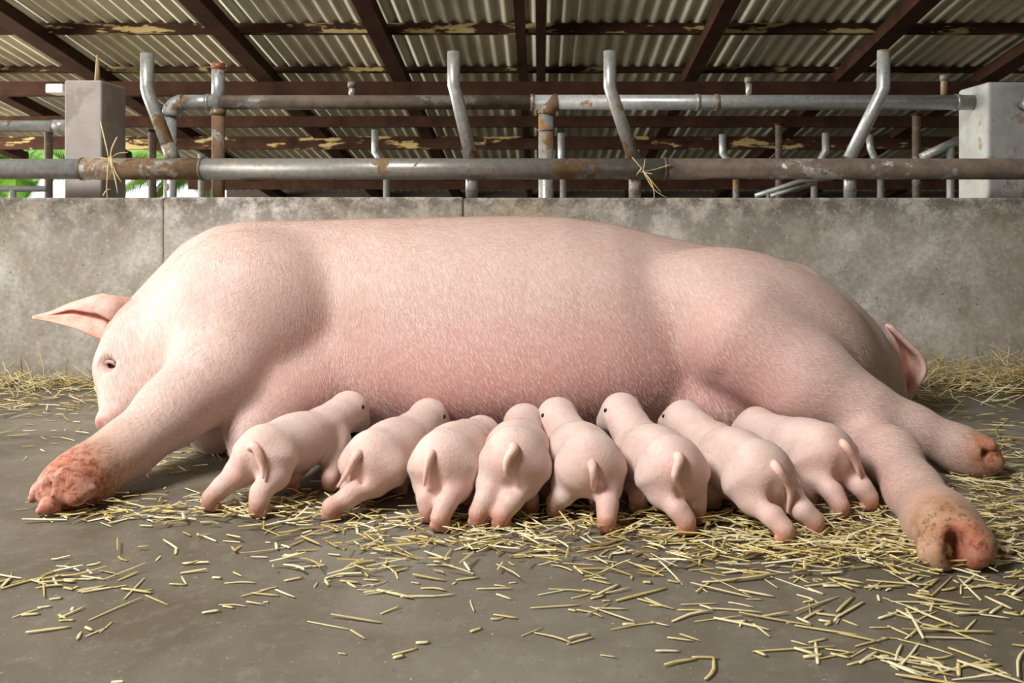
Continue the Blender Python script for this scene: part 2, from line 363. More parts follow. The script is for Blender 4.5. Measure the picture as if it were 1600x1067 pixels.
tube('pipe_ring', [(PX(84, 2.7)-.003, 2.7, z), (PX(84, 2.7)+.003, 2.7, z)], .0212, MAT['ring'], sp, 18)
lp = empty('side_pipe', (-2.6, 3.4, 0)); tag(lp, 'thin pale rail low behind the wall at the left edge', 'pipe')
tube('pipe_run', [(-4.2, 3.4, W(0, 295, 3.4)[2]), (PX(74, 3.4), 3.4, W(0, 295, 3.4)[2])], .012, MAT['galv'], lp, 12); tube('pipe_foot', [(PX(20, 3.4), 3.4, 0), (PX(20, 3.4), 3.4, W(0, 295, 3.4)[2])], .012, MAT['galv'], lp, 12)

# farther posts
for q, top, d, r, m, lab in ((76, 205, 4.4, .02, 'brown', 'thin brown post beside the palms at the left edge'), (238, 205, 4.6, .021, 'brown', 'thin brown post just right of the left pillar'),
        (1217, 195, 5.2, .022, 'brown', 'thin brown post behind the rail, right of its centre'), (1432, 180, 5.0, .024, 'brown', 'brown post behind the rail beside the right pillar')):
    r_ = empty('roof_post', (PX(q, d), d, 0)); tag(r_, lab, 'post', 'thin posts behind the pipe railing')
    zt = W(0, top, d)[2]; tube('shaft', [(PX(q, d), d, 0), (PX(q, d), d, zt)], r, MAT[m], r_, 12); tube('head_plate', [(PX(q, d), d, zt-.004), (PX(q, d), d, zt+.01)], r*1.3, MAT['steel'], r_, 10)
FD = 5.6
fr = empty('far_railing', (0, FD, 0)); tag(fr, 'second thin grey pipe railing with bent posts in the dark pen behind', 'railing')
tube('rail_pipe', [(PX(250, FD), FD, W(0, 272, FD)[2]), (PX(1450, FD), FD, W(0, 272, FD)[2])], .035, MAT['brown'], fr, 14)
for pts in ([(586,203),(586,238),(592,246),(604,275)], [(877,208),(877,244),(880,275)], [(1129,210),(1129,240),(1136,248),(1150,275)], [(1290,208),(1290,236),(1284,246),(1272,275)], [(1358,210),(1360,232),(1366,246),(1376,275)], [(315,240),(315,275)]):
    tube('bent_post', [W(x, y, FD) for x, y in pts], .024, MAT['galv'], fr, 12)
    x = PX(pts[-1][0], FD); tube('post_foot', [(x, FD, 0), (x, FD, W(0, 272, FD)[2])], .022, MAT['galvrust'], fr, 12)
sb = empty('sloping_bars', W(1225, 300, 4.8)); tag(sb, 'pair of sloping grey pipes low behind the wall near the right pillar', 'pipe')
tube('bar', [W(1180, 306, 4.8), W(1250, 283, 4.8), W(1300, 279, 4.8)], .014, MAT['galv'], sb, 10); tube('bar', [W(1200, 307, 4.9), W(1275, 286, 4.9)], .013, MAT['galv'], sb, 10)
tube('bar_foot', [W(1200, 300, 4.8)*[1,1,0], W(1200, 300, 4.8)], .013, MAT['galv'], sb, 10)
ss = empty('sloping_bars', W(1460, 235, 4.2)); tag(ss, 'grey sloping bar leaning against the right pillar', 'pipe')
tube('bar', [W(1440, 246, 4.2), W(1500, 218, 4.2)], [.022, .022], MAT['galv'], ss, 10); tube('bar_foot', [W(1485, 226, 4.2)*[1,1,0], W(1485, 226, 4.2)], .018, MAT['galv'], ss, 10)

# palms outside on the left
def palm(x, y, h, n, seed, lab):
    R = random.Random(seed); r_ = empty('palm_tree', (x, y, 0)); tag(r_, lab, 'palm', 'palms outside the shed')
    tube('trunk', [(x, y, 0), (x+.05, y, h*.5), (x, y, h)], [.12, .09, .07], MAT['trunk'], r_, 10)
    for k in range(n):
        a = 2*math.pi*k/n+R.uniform(-.2, .2); L = R.uniform(1.3, 1.9); el = R.uniform(.3, 1.0)
        cv = [np.array([x+math.cos(a)*L*t*math.cos(el*(1-t*.6)), y+math.sin(a)*L*t*.7, h+L*(math.sin(el)*t-.75*t*t)]) for t in np.linspace(0, 1, 12)]
        v, f = tube_data(cv, list(np.linspace(.02, .004, 12)), 5)
        v = list(v)
        for i in range(1, 44):
            t = i/44*10.9; j = int(t); p = cv[j]+(cv[j+1]-cv[j])*(t-j); tn = cv[j+1]-cv[j]; tn /= np.linalg.norm(tn)
            sd = np.cross(tn, [0,0,1.]); sd /= np.linalg.norm(sd)+1e-9; ll = .42*math.sin(math.pi*(i/44*.85+.12))
            for sg in (-1, 1):
                q = p+(sd*sg*.85+tn*.5)*ll*.7+np.array([0,0,-.12*ll/.4]); e = p+(sd*sg*.8+tn*.6)*ll+np.array([0,0,-.3*ll/.4]); wv = tn*.022
                b = len(v); v += [p-wv, p+wv, q+wv, q-wv, e]; f += [(b, b+1, b+2, b+3), (b+3, b+2, b+4)]
        link('frond', mesh('frond', v, f), MAT['leaf'], r_)
palm(-8.7, 13.8, 1.3, 22, 1, 'bright green palm outside the shed at the far left edge')
palm(-6.4, 15.8, 1.3, 22, 2, 'bright green palm seen past the right side of the left pillar')

# ------------------------------------------------------------------ signed-distance modelling of the animals
class Field:
    def __init__(s, lo, hi, h):
        s.lo = np.array(lo, float); s.h = h; n = np.ceil((np.array(hi)-s.lo)/h).astype(int)+1; s.n = n
        ax = [s.lo[i]+h*np.arange(n[i]) for i in range(3)]
        s.X, s.Y, s.Z = [a.astype(np.float32) for a in np.meshgrid(*ax, indexing='ij')]
        s.d = np.full(s.X.shape, 9.0, np.float32)
    def seg(s, a, b, ra, rb, sc=(1,1,1)):
        a = np.array(a)*sc; b = np.array(b)*sc; ab = b-a; L = float(ab@ab)+1e-12
        x, y, z = s.X*sc[0]-a[0], s.Y*sc[1]-a[1], s.Z*sc[2]-a[2]
        t = np.clip((x*ab[0]+y*ab[1]+z*ab[2])/L, 0, 1)
        return np.sqrt((x-t*ab[0])**2+(y-t*ab[1])**2+(z-t*ab[2])**2)-(ra+(rb-ra)*t)
    def ell(s, c, r, R=None):
        x, y, z = s.X-c[0], s.Y-c[1], s.Z-c[2]
        if R is not None:
            x, y, z = (R[0,0]*x+R[1,0]*y+R[2,0]*z, R[0,1]*x+R[1,1]*y+R[2,1]*z, R[0,2]*x+R[1,2]*y+R[2,2]*z)
        k0 = np.sqrt((x/r[0])**2+(y/r[1])**2+(z/r[2])**2); k1 = np.sqrt((x/r[0]**2)**2+(y/r[1]**2)**2+(z/r[2]**2)**2)+1e-6
        return k0*(k0-1)/k1
    def add(s, f, k):
        h = np.clip(.5+.5*(s.d-f)/k, 0, 1); s.d = s.d+(f-s.d)*h-k*h*(1-h); return s
    def sub(s, f, k):
        h = np.clip(.5-.5*(s.d+f)/k, 0, 1); s.d = s.d+(-f-s.d)*h+k*h*(1-h); return s
    def chain(s, pts, rad, k, kin=None, sc=(1,1,1)):
        f = None
        for i in range(len(pts)-1):
            q = s.seg(pts[i], pts[i+1], rad[i], rad[i+1], sc)
            if f is None: f = q
            else:
                kk = kin or .02; h = np.clip(.5+.5*(f-q)/kk, 0, 1); f = f+(q-f)*h-kk*h*(1-h)
        return s.add(f, k)
    def mesh(s, smooth=4):
        d = s.d; n = d.shape; ins = d < 0
        c = [ins[i:n[0]-1+i, j:n[1]-1+j, k:n[2]-1+k] for i in (0,1) for j in (0,1) for k in (0,1)]
        cnt = sum(q.astype(np.int8) for q in c); act = (cnt > 0) & (cnt < 8); idx = np.full(act.shape, -1, np.int64); cells = np.argwhere(act); idx[act] = np.arange(len(cells))
        acc = np.zeros((len(cells), 3)); num = np.zeros(len(cells)); ci, cj, ck = cells.T
        corners = [(i,j,k) for i in (0,1) for j in (0,1) for k in (0,1)]
        for A in corners:
            for ax in range(3):
                if A[ax]: continue
                B = list(A); B[ax] = 1
                da = d[ci+A[0], cj+A[1], ck+A[2]]; db = d[ci+B[0], cj+B[1], ck+B[2]]; m = (da < 0) != (db < 0)
                t = np.where(m, da/np.where(m, da-db, 1), 0); p = np.array(A, float)[None]+np.zeros((len(cells), 3)); p[:, ax] += t
                acc[m] += p[m]; num[m] += 1
        v = (acc/num[:, None]+cells)*s.h+s.lo
        faces = []
        for ax in range(3):
            o1, o2 = [(1,2),(2,0),(0,1)][ax]
            sl0 = [slice(None)]*3; sl1 = [slice(None)]*3; sl0[ax] = slice(0, -1); sl1[ax] = slice(1, None)
            a, b = ins[tuple(sl0)], ins[tuple(sl1)]; e = np.argwhere(a != b); e = e[(e[:, o1] > 0) & (e[:, o2] > 0) & (e[:, o1] < n[o1]-1) & (e[:, o2] < n[o2]-1)]
            sgn = a[tuple(e.T)]
            def at(d1, d2):
                q = e.copy(); q[:, o1] -= d1; q[:, o2] -= d2; return idx[tuple(q.T)]
            qd = np.stack([at(1,1), at(0,1), at(0,0), at(1,0)], 1); qd[~sgn] = qd[~sgn][:, ::-1]; faces.append(qd)
        f = np.concatenate(faces); f = f[(f >= 0).all(1)]
        ed = np.concatenate([f[:, [0,1]], f[:, [1,2]], f[:, [2,3]], f[:, [3,0]]])
        deg = np.bincount(ed[:, 0], minlength=len(v))+np.bincount(ed[:, 1], minlength=len(v))
        for it in range(smooth*2):
            sm = np.stack([np.bincount(ed[:, 0], v[ed[:, 1], q], len(v))+np.bincount(ed[:, 1], v[ed[:, 0], q], len(v)) for q in range(3)], 1)/np.maximum(deg, 1)[:, None]
            v = v+(sm-v)*(.55 if it % 2 == 0 else -.53)
        return v, f
def fast_mesh(name, v, f):
    me = bpy.data.meshes.new(name); v = np.ascontiguousarray(v, np.float32); f = np.ascontiguousarray(f, np.int32); k = f.shape[1]
    me.vertices.add(len(v)); me.vertices.foreach_set('co', v.ravel()); me.loops.add(f.size); me.loops.foreach_set('vertex_index', f.ravel())
    me.polygons.add(len(f)); me.polygons.foreach_set('loop_start', np.arange(0, f.size, k, dtype=np.int32)); me.update(calc_edges=True); me.validate(); return me
def tone(me, col):
    a = me.color_attributes.new('tone', 'FLOAT_COLOR', 'POINT'); c = np.ones((len(me.vertices), 4), np.float32); c[:, :3] = col; a.data.foreach_set('color', c.ravel())
def sstep(a, b, x): t = np.clip((x-a)/(b-a), 0, 1); return t*t*(3-2*t)
def caster(v, f):
    bv = BVHTree.FromPolygons([tuple(p) for p in v.tolist()], f.tolist())
    def hit(px, py):
        d = Vector(W(px, py, 1.0))-Vector((0,0,H)); loc, n, i, dist = bv.ray_cast(Vector((0,0,H)), d.normalized()); return loc, n
    return hit

# ------------------------------------------------------------------ the sow
S = Field((-1.02, 1.05, -.03), (1.02, 2.46, .53), .0085)
prof = [(-.99,.10,.02),(-.97,.16,.06),(-.935,.29,.125),(-.856,.378,.205),(-.777,.44,.265),(-.699,.465,.30),(-.62,.474,.32),(-.446,.48,.335),(-.2255,.484,.35),(-.068,.487,.357),(.058,.484,.36),(.169,.470,.355),(.326,.432,.335),(.484,.402,.31),(.642,.372,.275),(.725,.318,.225),(.795,.252,.18),(.842,.19,.14),(.868,.13,.10),(.88,.07,.05),(.888,.02,.01)]
px_, hz, ryy = [np.array(q) for q in zip(*prof)]
hh = np.interp(S.X, px_, hz); ry = np.interp(S.X, px_, ryy); yc = np.interp(S.X, [-1, -.6, .3, .9], [2.02, 2.06, 2.06, 2.06])
ry = ry*(1-np.clip((yc+.02-S.Y)/.2, 0, 1)**1.5*(.08*np.exp(-((S.X+.46)/.085)**2)+.075*np.exp(-((S.X-.30+.25*(S.Z-.25))/.075)**2)))
rz = (hh+.015)/2; zc = rz-.015; pw = 2.35
tr = ((np.abs(S.Y-yc)/ry)**pw+(np.abs(S.Z-zc)/rz)**pw)**(1/pw); S.d = np.maximum((tr-1)*np.minimum(ry, rz), S.X-.9).astype(np.float32)
del hh, ry, yc, rz, zc, tr
# belly sag, udder
S.add(S.ell((-.06, 1.86, .14), (.40, .18, .14)), .10)
S.add(S.ell((.40, 1.80, .09), (.16, .10, .085)), .03)
# neck and head
nk = [W(350, 475, 2.0), W(282, 525, 1.92), W(234, 540, 1.84)]
S.chain(nk, [.150, .112, .093], .12, .05)
S.chain([W(232, 540, 1.84), W(200, 575, 1.79), W(196, 618, 1.75), W(176, 652, 1.70)], [.092, .062, .043, .027], .03, .03)
S.add(S.ell(W(265, 600, 1.80), (.10, .09, .10)), .06)           # jowl
S.add(S.ell(W(186, 548, 1.775), (.032, .03, .02)), .02)         # brow
S.sub(S.ell(W(173, 571, 1.735), (.016, .016, .014)), .015)      # eye socket
S.add(S.ell(W(167, 657, 1.685), (.022, .022, .022)), .012)      # snout disc
S.sub(S.ell(W(160, 664, 1.662), (.008, .008, .007)), .006)
# upper foreleg and shoulder
S.add(S.ell(W(385, 495, 1.83), (.19, .17, .185)), .05)
S.chain([W(395, 510, 1.80), W(345, 580, 1.69), W(272, 640, 1.59), W(195, 704, 1.50), W(130, 746, 1.43), W(98, 762, 1.405)], [.165, .092, .062, .047, .045, .040], .045, .04)
FOOT = [(W(88, 750, 1.375), .020), (W(104, 744, 1.37), .019), (W(100, 768, 1.365), .021), (W(118, 755, 1.365), .018), (W(84, 780, 1.37), .021), (W(120, 776, 1.36), .018), (W(70, 766, 1.385), .019), (W(136, 766, 1.37), .016)]
for c, r in FOOT: S.add(S.ell(c, (r, r, r*.9)), .005)
for c in (W(78, 760, 1.36), W(96, 757, 1.345), W(92, 772, 1.345), W(112, 766, 1.34), W(72, 778, 1.355)): S.sub(S.ell(c, (.007,.01,.006)), .008)
# lower foreleg, chest
S.chain([W(505, 590, 1.82), W(440, 630, 1.73), W(398, 675, 1.66), W(388, 722, 1.61)], [.125, .085, .05, .033], .03, .03)
S.add(S.ell(W(345, 665, 1.74), (.07, .07, .06)), .03)
# thigh and upper hind leg
R_th = np.array(Matrix.Rotation(math.radians(25), 3, 'Y'))
S.add(S.ell(W(1190, 520, 1.83), (.27, .15, .165), R_th), .045)
S.chain([W(1160, 530, 1.75), W(1262, 598, 1.68), W(1345, 642, 1.63), W(1425, 670, 1.605), W(1500, 702, 1.58), W(1530, 714, 1.565)], [.125, .093, .060, .040, .037, .038], .03, .04)
# lower hind leg
S.chain([W(1350, 690, 1.60), W(1392, 712, 1.49), W(1428, 768, 1.37), W(1470, 820, 1.25), W(1488, 838, 1.205)], [.048, .047, .042, .048, .050], .03, .03)
for c, r in ((W(1465, 858, 1.165), .026), (W(1476, 876, 1.16), .018), (W(1528, 850, 1.165), .026), (W(1522, 868, 1.16), .018), (W(1480, 832, 1.17), .018), (W(1512, 826, 1.17), .018)): S.add(S.ell(c, (r, r, r)), .012)
for c, r in ((W(1545, 697, 1.54), .017), (W(1552, 722, 1.54), .019), (W(1528, 704, 1.535), .012)): S.add(S.ell(c, (r, r, r)), .01)
S.sub(S.ell(W(1500, 864, 1.14), (.016, .045, .027)), .010)
S.sub(S.ell(W(1488, 845, 1.125), (.02, .012, .012)), .008)     # hollow of the sole
S.sub(S.ell(W(1541, 709, 1.53), (.010, .018, .008)), .008)
# creases
S.sub(S.seg(W(1095, 598, 1.665), W(1125, 592, 1.66), .006, .004), .02)
np.maximum(S.d, -S.Z+.001, out=S.d)
sv, sf = S.mesh(5); del S
sv[:, 2] = np.maximum(sv[:, 2], .001)
sow = empty('sow', (0, 2.0, 0)); tag(sow, 'huge pink sow lying on her side against the concrete wall, nursing piglets', 'pig')
me = fast_mesh('body', sv, sf)
X, Y, Z = sv.T
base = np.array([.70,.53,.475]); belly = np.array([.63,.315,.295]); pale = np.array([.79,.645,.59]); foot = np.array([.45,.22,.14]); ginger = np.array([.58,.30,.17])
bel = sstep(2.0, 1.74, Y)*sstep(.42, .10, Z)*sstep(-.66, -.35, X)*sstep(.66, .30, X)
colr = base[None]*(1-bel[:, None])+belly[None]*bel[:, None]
hd = sstep(-.62, -.85, X)*.55; colr = colr*(1-hd[:, None])+pale[None]*hd[:, None]
nz = .5+.5*np.sin(X*210+3*np.sin(Z*170))*np.sin(Z*230+2*np.sin(Y*190))*np.cos(Y*160+X*90)
wide = .5+.5*np.sin(X*60+2*np.sin(Z*45+Y*30))*np.cos(Z*55+Y*40)
for c, r, cc, am, ns in ((W(95, 760, 1.40), .19, np.array([.60,.42,.34]), .75, 0), (W(85, 768, 1.385), .095, np.array([.58,.30,.22]), .8, .2),
        (W(1485, 830, 1.21), .17, np.array([.62,.42,.30]), .7, 0), (W(1495, 848, 1.17), .085, np.array([.36,.18,.075]), .95, .55), (W(1498, 856, 1.155), .040, np.array([.50,.14,.11]), .9, .2), (W(1480, 850, 1.15), .02, np.array([.66,.28,.25]), .9, 0), (W(1519, 856, 1.15), .024, np.array([.66,.28,.25]), .9, 0), (W(1500, 868, 1.165), .018, np.array([.16,.05,.035]), .9, 0),
        (W(1535, 710, 1.56), .085, np.array([.60,.36,.23]), .75, .2), (W(1545, 708, 1.545), .045, np.array([.45,.20,.10]), .85, .5), (W(165, 655, 1.69), .045, np.array([.80,.42,.36]), .7, 0), (W(172, 571, 1.75), .028, np.array([.55,.30,.26]), .6, 0), (W(155, 662, 1.67), .014, np.array([.70,.20,.20]), .8, 0)):
    k = (sstep(r, r*.3, np.linalg.norm(sv-c, axis=1))*am*(1-ns+ns*nz))[:, None]; colr = colr*(1-k)+cc*k
colr = colr*(1-.10*wide[:, None]*np.array([.4,1,1]))
dirt = np.zeros((len(sv), 4), np.float32); dirt[:, 3] = 1
for c, r, ch, am in ((W(85, 768, 1.385), .11, 0, 1.0), (W(95, 765, 1.39), .15, 1, .7), (W(92, 775, 1.38), .12, 2, .9), (W(1495, 845, 1.18), .10, 1, .95), (W(1495, 850, 1.17), .08, 2, .9), (W(1505, 855, 1.16), .05, 0, .8), (W(1538, 710, 1.56), .075, 1, .9), (W(1545, 710, 1.55), .05, 2, .9), (W(1535, 705, 1.545), .045, 0, .7)):
    dirt[:, ch] = np.maximum(dirt[:, ch], sstep(r, r*.45, np.linalg.norm(sv-c, axis=1))*am)
a_ = me.color_attributes.new('dirt', 'FLOAT_COLOR', 'POINT'); a_.data.foreach_set('color', dirt.ravel())
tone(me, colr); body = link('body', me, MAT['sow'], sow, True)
hit = caster(sv, sf)
def ball(name, c, r, mat, parent, sc=(1,1,1), n=12):
    v, f = [], []
    for i in range(n+1):
        t = math.pi*i/n
        for j in range(n*2): v.append((c[0]+r*sc[0]*math.sin(t)*math.cos(math.pi*j/n), c[1]+r*sc[1]*math.sin(t)*math.sin(math.pi*j/n), c[2]+r*sc[2]*math.cos(t)))
    for i in range(n):
        for j in range(n*2):
            a = i*n*2+j; b = i*n*2+(j+1) % (n*2); f.append((a, a+n*2, b+n*2, b))
    return link(name, mesh(name, v, f), mat, parent, True)
l, n = hit(173, 571); tag(ball('eye', np.array(l)+np.array([.0,.002,0]), .0085, MAT['black'], sow, (1,.9,1.1)), 'dark glossy eye')
lid = [np.array(l)+np.array([.011*math.cos(a), -.004-.002*math.sin(a), .010*math.sin(a)]) for a in np.linspace(.1, math.pi-.1, 9)]
tube('eyelid', lid, [.0015,.003,.004,.004,.004,.004,.004,.003,.0015], MAT['tail'], sow, 8)
# ear
U = {0:((178,536),(214,468),(204,520)), .3:((154,530),(158,459),(154,491)), .62:((112,512),(112,473),(110,484)), .85:((76,502),(78,488),(77,493)), 1:((49,497),(50,495),(50,496))}
us = sorted(U); ev, ef = [], []; NU, NV = 20, 16
for i in range(NU+1):
    u = i/NU; c = [np.array([np.interp(u, us, [U[q][k][m] for q in us]) for m in (0,1)]) for k in range(3)]
    for j in range(NV+1):
        v_ = j/NV
        if v_ < .55: t = v_/.55; p = c[0]+(c[1]-c[0])*math.sin(t*math.pi/2); d = 1.79+.045*math.sin(t*math.pi/2)
        else: t = (v_-.55)/.45; p = c[1]+(c[2]-c[1])*(1-math.cos(t*math.pi/2)); d = 1.835-.05*math.sin(t*math.pi/2)*(1-u*.7)
        ev.append(W(p[0], p[1], d+.07*max(0, 1-u/.18)))
for i in range(NU):
    for j in range(NV): a = i*(NV+1)+j; ef.append((a, a+1, a+NV+2, a+NV+1))
me = mesh('ear', ev, ef); me.materials.append(MAT['earin']); me.materials.append(MAT['earout']); ear = link('ear', me, None, sow, True); EARM = ear
m = ear.modifiers.new('thick', 'SOLIDIFY'); m.thickness = .005; m.offset = 0; m.material_offset = 1
m = ear.modifiers.new('sub', 'SUBSURF'); m.levels = 1; m.render_levels = 1
# tail flap at the rump
tv, tf = [], []
for i in range(13):
    u = i/12; a = np.array([np.interp(u, [0,.5,1], [1385,1404,1404]), np.interp(u, [0,.5,1], [505,560,640])]); b = np.array([np.interp(u, [0,.2,.45,.6,.8,1], [1388,1414,1444,1448,1432,1412]), np.interp(u, [0,.2,.45,.6,.8,1], [508,532,560,582,606,634])])
    for j in range(9):
        t = j/8; p = a+(b-a)*t; tv.append(W(p[0], p[1], 2.05+.03*math.sin(t*math.pi)-.045*t*t))
for i in range(12):
    for j in range(8): q = i*9+j; tf.append((q, q+9, q+10, q+1))
me = mesh('tail', tv, tf); me.materials.append(MAT['tail']); tl = link('tail', me, None, sow, True)
m = tl.modifiers.new('thick', 'SOLIDIFY'); m.thickness = .016; m.offset = 0
m = tl.modifiers.new('sub', 'SUBSURF'); m.levels = 2; m.render_levels = 2
# trotters
def claw(pts, rad, mat, n=12): return tube('hoof_claw', bezier(pts, 4), list(np.interp(np.linspace(0, 1, (len(pts)-1)*4+1), np.linspace(0, 1, len(rad)), rad)), mat, sow, n, 1)
claw([W(76, 760, 1.392), W(62, 768, 1.385), W(52, 778, 1.382)], [.021, .017, .008], MAT['hoofred'])
claw([W(88, 784, 1.372), W(74, 790, 1.362), W(64, 797, 1.36)], [.020, .015, .008], MAT['hoofred'])
claw([W(1460, 854, 1.175), W(1458, 868, 1.165), W(1463, 880, 1.16)], [.024, .021, .012], MAT['hoof']); claw([W(1530, 846, 1.17), W(1533, 860, 1.16), W(1526, 872, 1.157)], [.022, .020, .012], MAT['hoof'])
claw([W(1550, 724, 1.545), W(1560, 720, 1.535)], [.015, .007], MAT['hoof'])

# short hair lying on the skin
def hair(name, v, f, num, L, wid, parent, mask, flow, seed, mat):
    R = np.random.default_rng(seed); A = v[f[:, 0]]; B = v[f[:, 1]]; C = v[f[:, 2]]; D = v[f[:, 3]]
    nn = np.cross(C-A, D-B); ar = np.linalg.norm(nn, axis=1); nn = nn/(ar[:, None]+1e-12); cen = (A+B+C+D)/4; pr = ar*mask(cen); pr = pr/pr.sum()
    k = R.choice(len(f), num, p=pr); a, b = R.random((2, num, 1)); P = A[k]*(1-a)*(1-b)+B[k]*a*(1-b)+C[k]*a*b+D[k]*(1-a)*b; N = nn[k]
    T = flow(P)+R.normal(0, .14, (num, 3)); T -= N*(T*N).sum(1, keepdims=True); T /= np.linalg.norm(T, axis=1, keepdims=True)+1e-9
    Sd = np.cross(T, N); ln = L*R.uniform(.6, 1.3, (num, 1)); wv = Sd*wid/2
    mid = P+T*ln*.5+N*ln*.16; tip = P+T*ln+N*ln*.22
    vv = np.stack([P-wv, P+wv, mid-wv*.8, mid+wv*.8, tip], 1).reshape(-1, 3); b0 = np.arange(num)[:, None]*5
    tri = np.concatenate([b0+[0,1,3], b0+[0,3,2], b0+[2,3,4]]); me = fast_mesh(name, vv, tri); return tag(link(name, me, mat, parent), 'short pale hair lying on the skin', kind='stuff')
def sow_flow(P):
    x = P[:, 0]; t = np.zeros_like(P)
    fx = np.interp(x, [-.95,-.7,-.45,-.2,.4,.9], [.0,.05,.35,.5,.55,.9]); t[:, 0] = fx; t[:, 1] = -.45; t[:, 2] = -.75
    leg = (P[:, 1] < 1.68) & (x < -.4); t[leg] = (-.7, -.35, -.4); leg = (P[:, 1] < 1.72) & (x > .45); t[leg] = (.75, -.35, -.2); return t
def fur_mask(c):
    m = (c[:, 2] > .012)*np.where(c[:, 1] > 2.2, .25, 1.0)*np.where((c[:, 1] < 1.7) | (c[:, 0] < -.75), .5, 1)
    for q, r in ((W(80, 770, 1.40), .10), (W(1490, 845, 1.2), .08), (W(1540, 712, 1.565), .06), (W(165, 655, 1.69), .05), (W(172, 571, 1.75), .022)): m = m*(np.linalg.norm(c-q, axis=1) > r)
    return m
hair('fur', sv, sf, 130000, .011, .00042, sow, fur_mask, sow_flow, 3, MAT['fur'])

# ------------------------------------------------------------------ piglets
def piglet(label, rump, sh, neck, head, snout, hind, fore, tailp, eye, rr=.057, knee=(0,0), hd_r=.038, seed=0, ears=0):
    """rump, shoulder, neck, head, snout: (px, py, depth); hind, fore: feet given as pixels on the floor"""
    Rp, Sp, Np, Hp, Tp = [W(*q) for q in (rump, sh, neck, head, snout)]
    allp = np.array([Rp, Sp, Hp, Tp]+[G(*q) for q in hind+fore]); lo = allp.min(0)-.085; hi = allp.max(0)+.085; lo[2] = -.012; hi[2] = max(hi[2], .2)
    rr *= .96; S = Field(lo, hi, .0042)
    ax = Sp-Rp; axn = ax/np.linalg.norm(ax); lat = np.cross([0,0,1.], axn); lat /= np.linalg.norm(lat); up = np.cross(axn, lat)
    mid = (Rp+Sp)/2-up*.002
    Sp = Sp+np.array([0,0,.007]); Np = Sp*.42+Hp*.58; S.chain([Rp, mid, Sp], [rr, rr-.0085, rr*.84], .02, .06)
    S.chain([Sp+up*.002, Np, Hp], [rr*.74, hd_r*.90, hd_r*.9], .022, .02)
    S.add(S.ell(Hp, (hd_r*1.02, hd_r*1.04, hd_r*1.02)), .008)
    hdv = Tp-Hp
    S.chain([Hp+hdv*.15, Hp+hdv*.62, Tp], [hd_r*.9, hd_r*.58, hd_r*.37], .015, .02)
    feet = []
    for i, q in enumerate(hind):
        ft = G(*q); sd = lat*(1 if (ft-Rp)@lat > 0 else -1)
        if len(hind) == 2:
            sd = lat*(1 if (ft-G(*hind[1-i]))@lat > 0 else -1)
        hip = Rp+sd*.025-up*.014-axn*.002; ft = ft+np.array([0,0,.012]); hk = hip*.36+ft*.64-axn*.010+np.array([0,0,.004])
        kn = hip*.72+ft*.28+axn*.006+sd*.002
        S.chain([hip, kn, hk, ft+np.array([0,0,.012]), ft], [.037, .0255, .0155, .0128, .0108], .012, .012); feet.append((ft, hk))
    S.sub(S.seg(Rp-axn*(rr+.003)-up*.012, Rp-axn*(rr*.72+.003)-up*.038, .001, .002), .02)
    for i, q in enumerate(fore):
        ft = G(*q); sd = lat*(1 if (ft-Sp)@lat > 0 else -1)
        if len(fore) == 2: sd = lat*(1 if (ft-G(*fore[1-i]))@lat > 0 else -1)
        el = Sp+sd*.026-up*.02; ft = ft+np.array([0,0,.011]); md = el*.45+ft*.55
        S.chain([el, md, ft+np.array([0,0,.012]), ft], [.030, .018, .0135, .012], .012, .012); feet.append((ft, md))
    np.maximum(S.d, -S.Z+.0008, out=S.d)
    v, f = S.mesh(3); v[:, 2] = np.maximum(v[:, 2], .0008)
    root = empty('piglet', ((Rp+Sp)/2)*[1,1,0]); tag(root, label, 'piglet', 'piglets nursing in a row')
    me = fast_mesh('body', v, f); c0 = np.array([.76,.60,.545]); pk = np.array([.74,.40,.35]); rd = np.array([.58,.22,.12])
    k = (.55*sstep(.085, .02, np.linalg.norm(v-(Rp-axn*rr-up*.015), axis=1)))[:, None]; col = c0*(1-k)+pk*k
    for ft, hk in feet:
        k = (.85*sstep(.042, .012, np.linalg.norm(v-ft, axis=1)))[:, None]; col = col*(1-k)+rd*k
    tone(me, col); link('body', me, MAT['pig'], root, True); ht = caster(v, f)
    for ft, hk in feet:                                   # two little claws on each foot
        dr = ft-hk; dr[2] = 0; dr = -axn*0+np.array([0,-1,0])*.0+axn*.9; dr[2] = 0; dr /= np.linalg.norm(dr); sd = np.cross(dr, [0,0,1.])
        for s_ in (-1, 1):
            a = ft+sd*s_*.0066-dr*.003+np.array([0,0,.0005]); tube('hoof', [a-dr*.002, a+dr*.007-np.array([0,0,.002]), a+dr*.0135-np.array([0,0,.005])], [.0098,.0088,.005], MAT['smallhoof'], root, 10, 1)
    tpt, dl = [], None
    for i, q in enumerate(tailp):
        l, n_ = ht(q[0], q[1]); dl = (l[1] if l is not None else (dl or q[2])); dd = dl+(.014 if i == 0 else -.005-.002*min(i, 2)); tpt.append(W(q[0], q[1], dd)); dl = min(dl, dd+.012)
    tp = bezier(tpt, 6); tube('tail', tp, list(np.interp(np.linspace(0, 1, len(tp)), [0,.25,.7,1], [.0085,.0078,.0055,.0022])), MAT['tail'], root, 10, 1)
    def pig_flow(P): return np.tile(-axn*.9-np.array([0,0,.35]), (len(P), 1))
    hair('fur', v, f, 7000, .0058, .00028, root, lambda c: (c[:, 2] > .03)*1.0, pig_flow, 5, MAT['fur'])
    if eye:
        l, n_ = ht(*eye)
        if l is not None: tag(ball('eye', np.array(l)+np.array(n_)*-.001, .0042, MAT['black'], root), 'small dark eye')
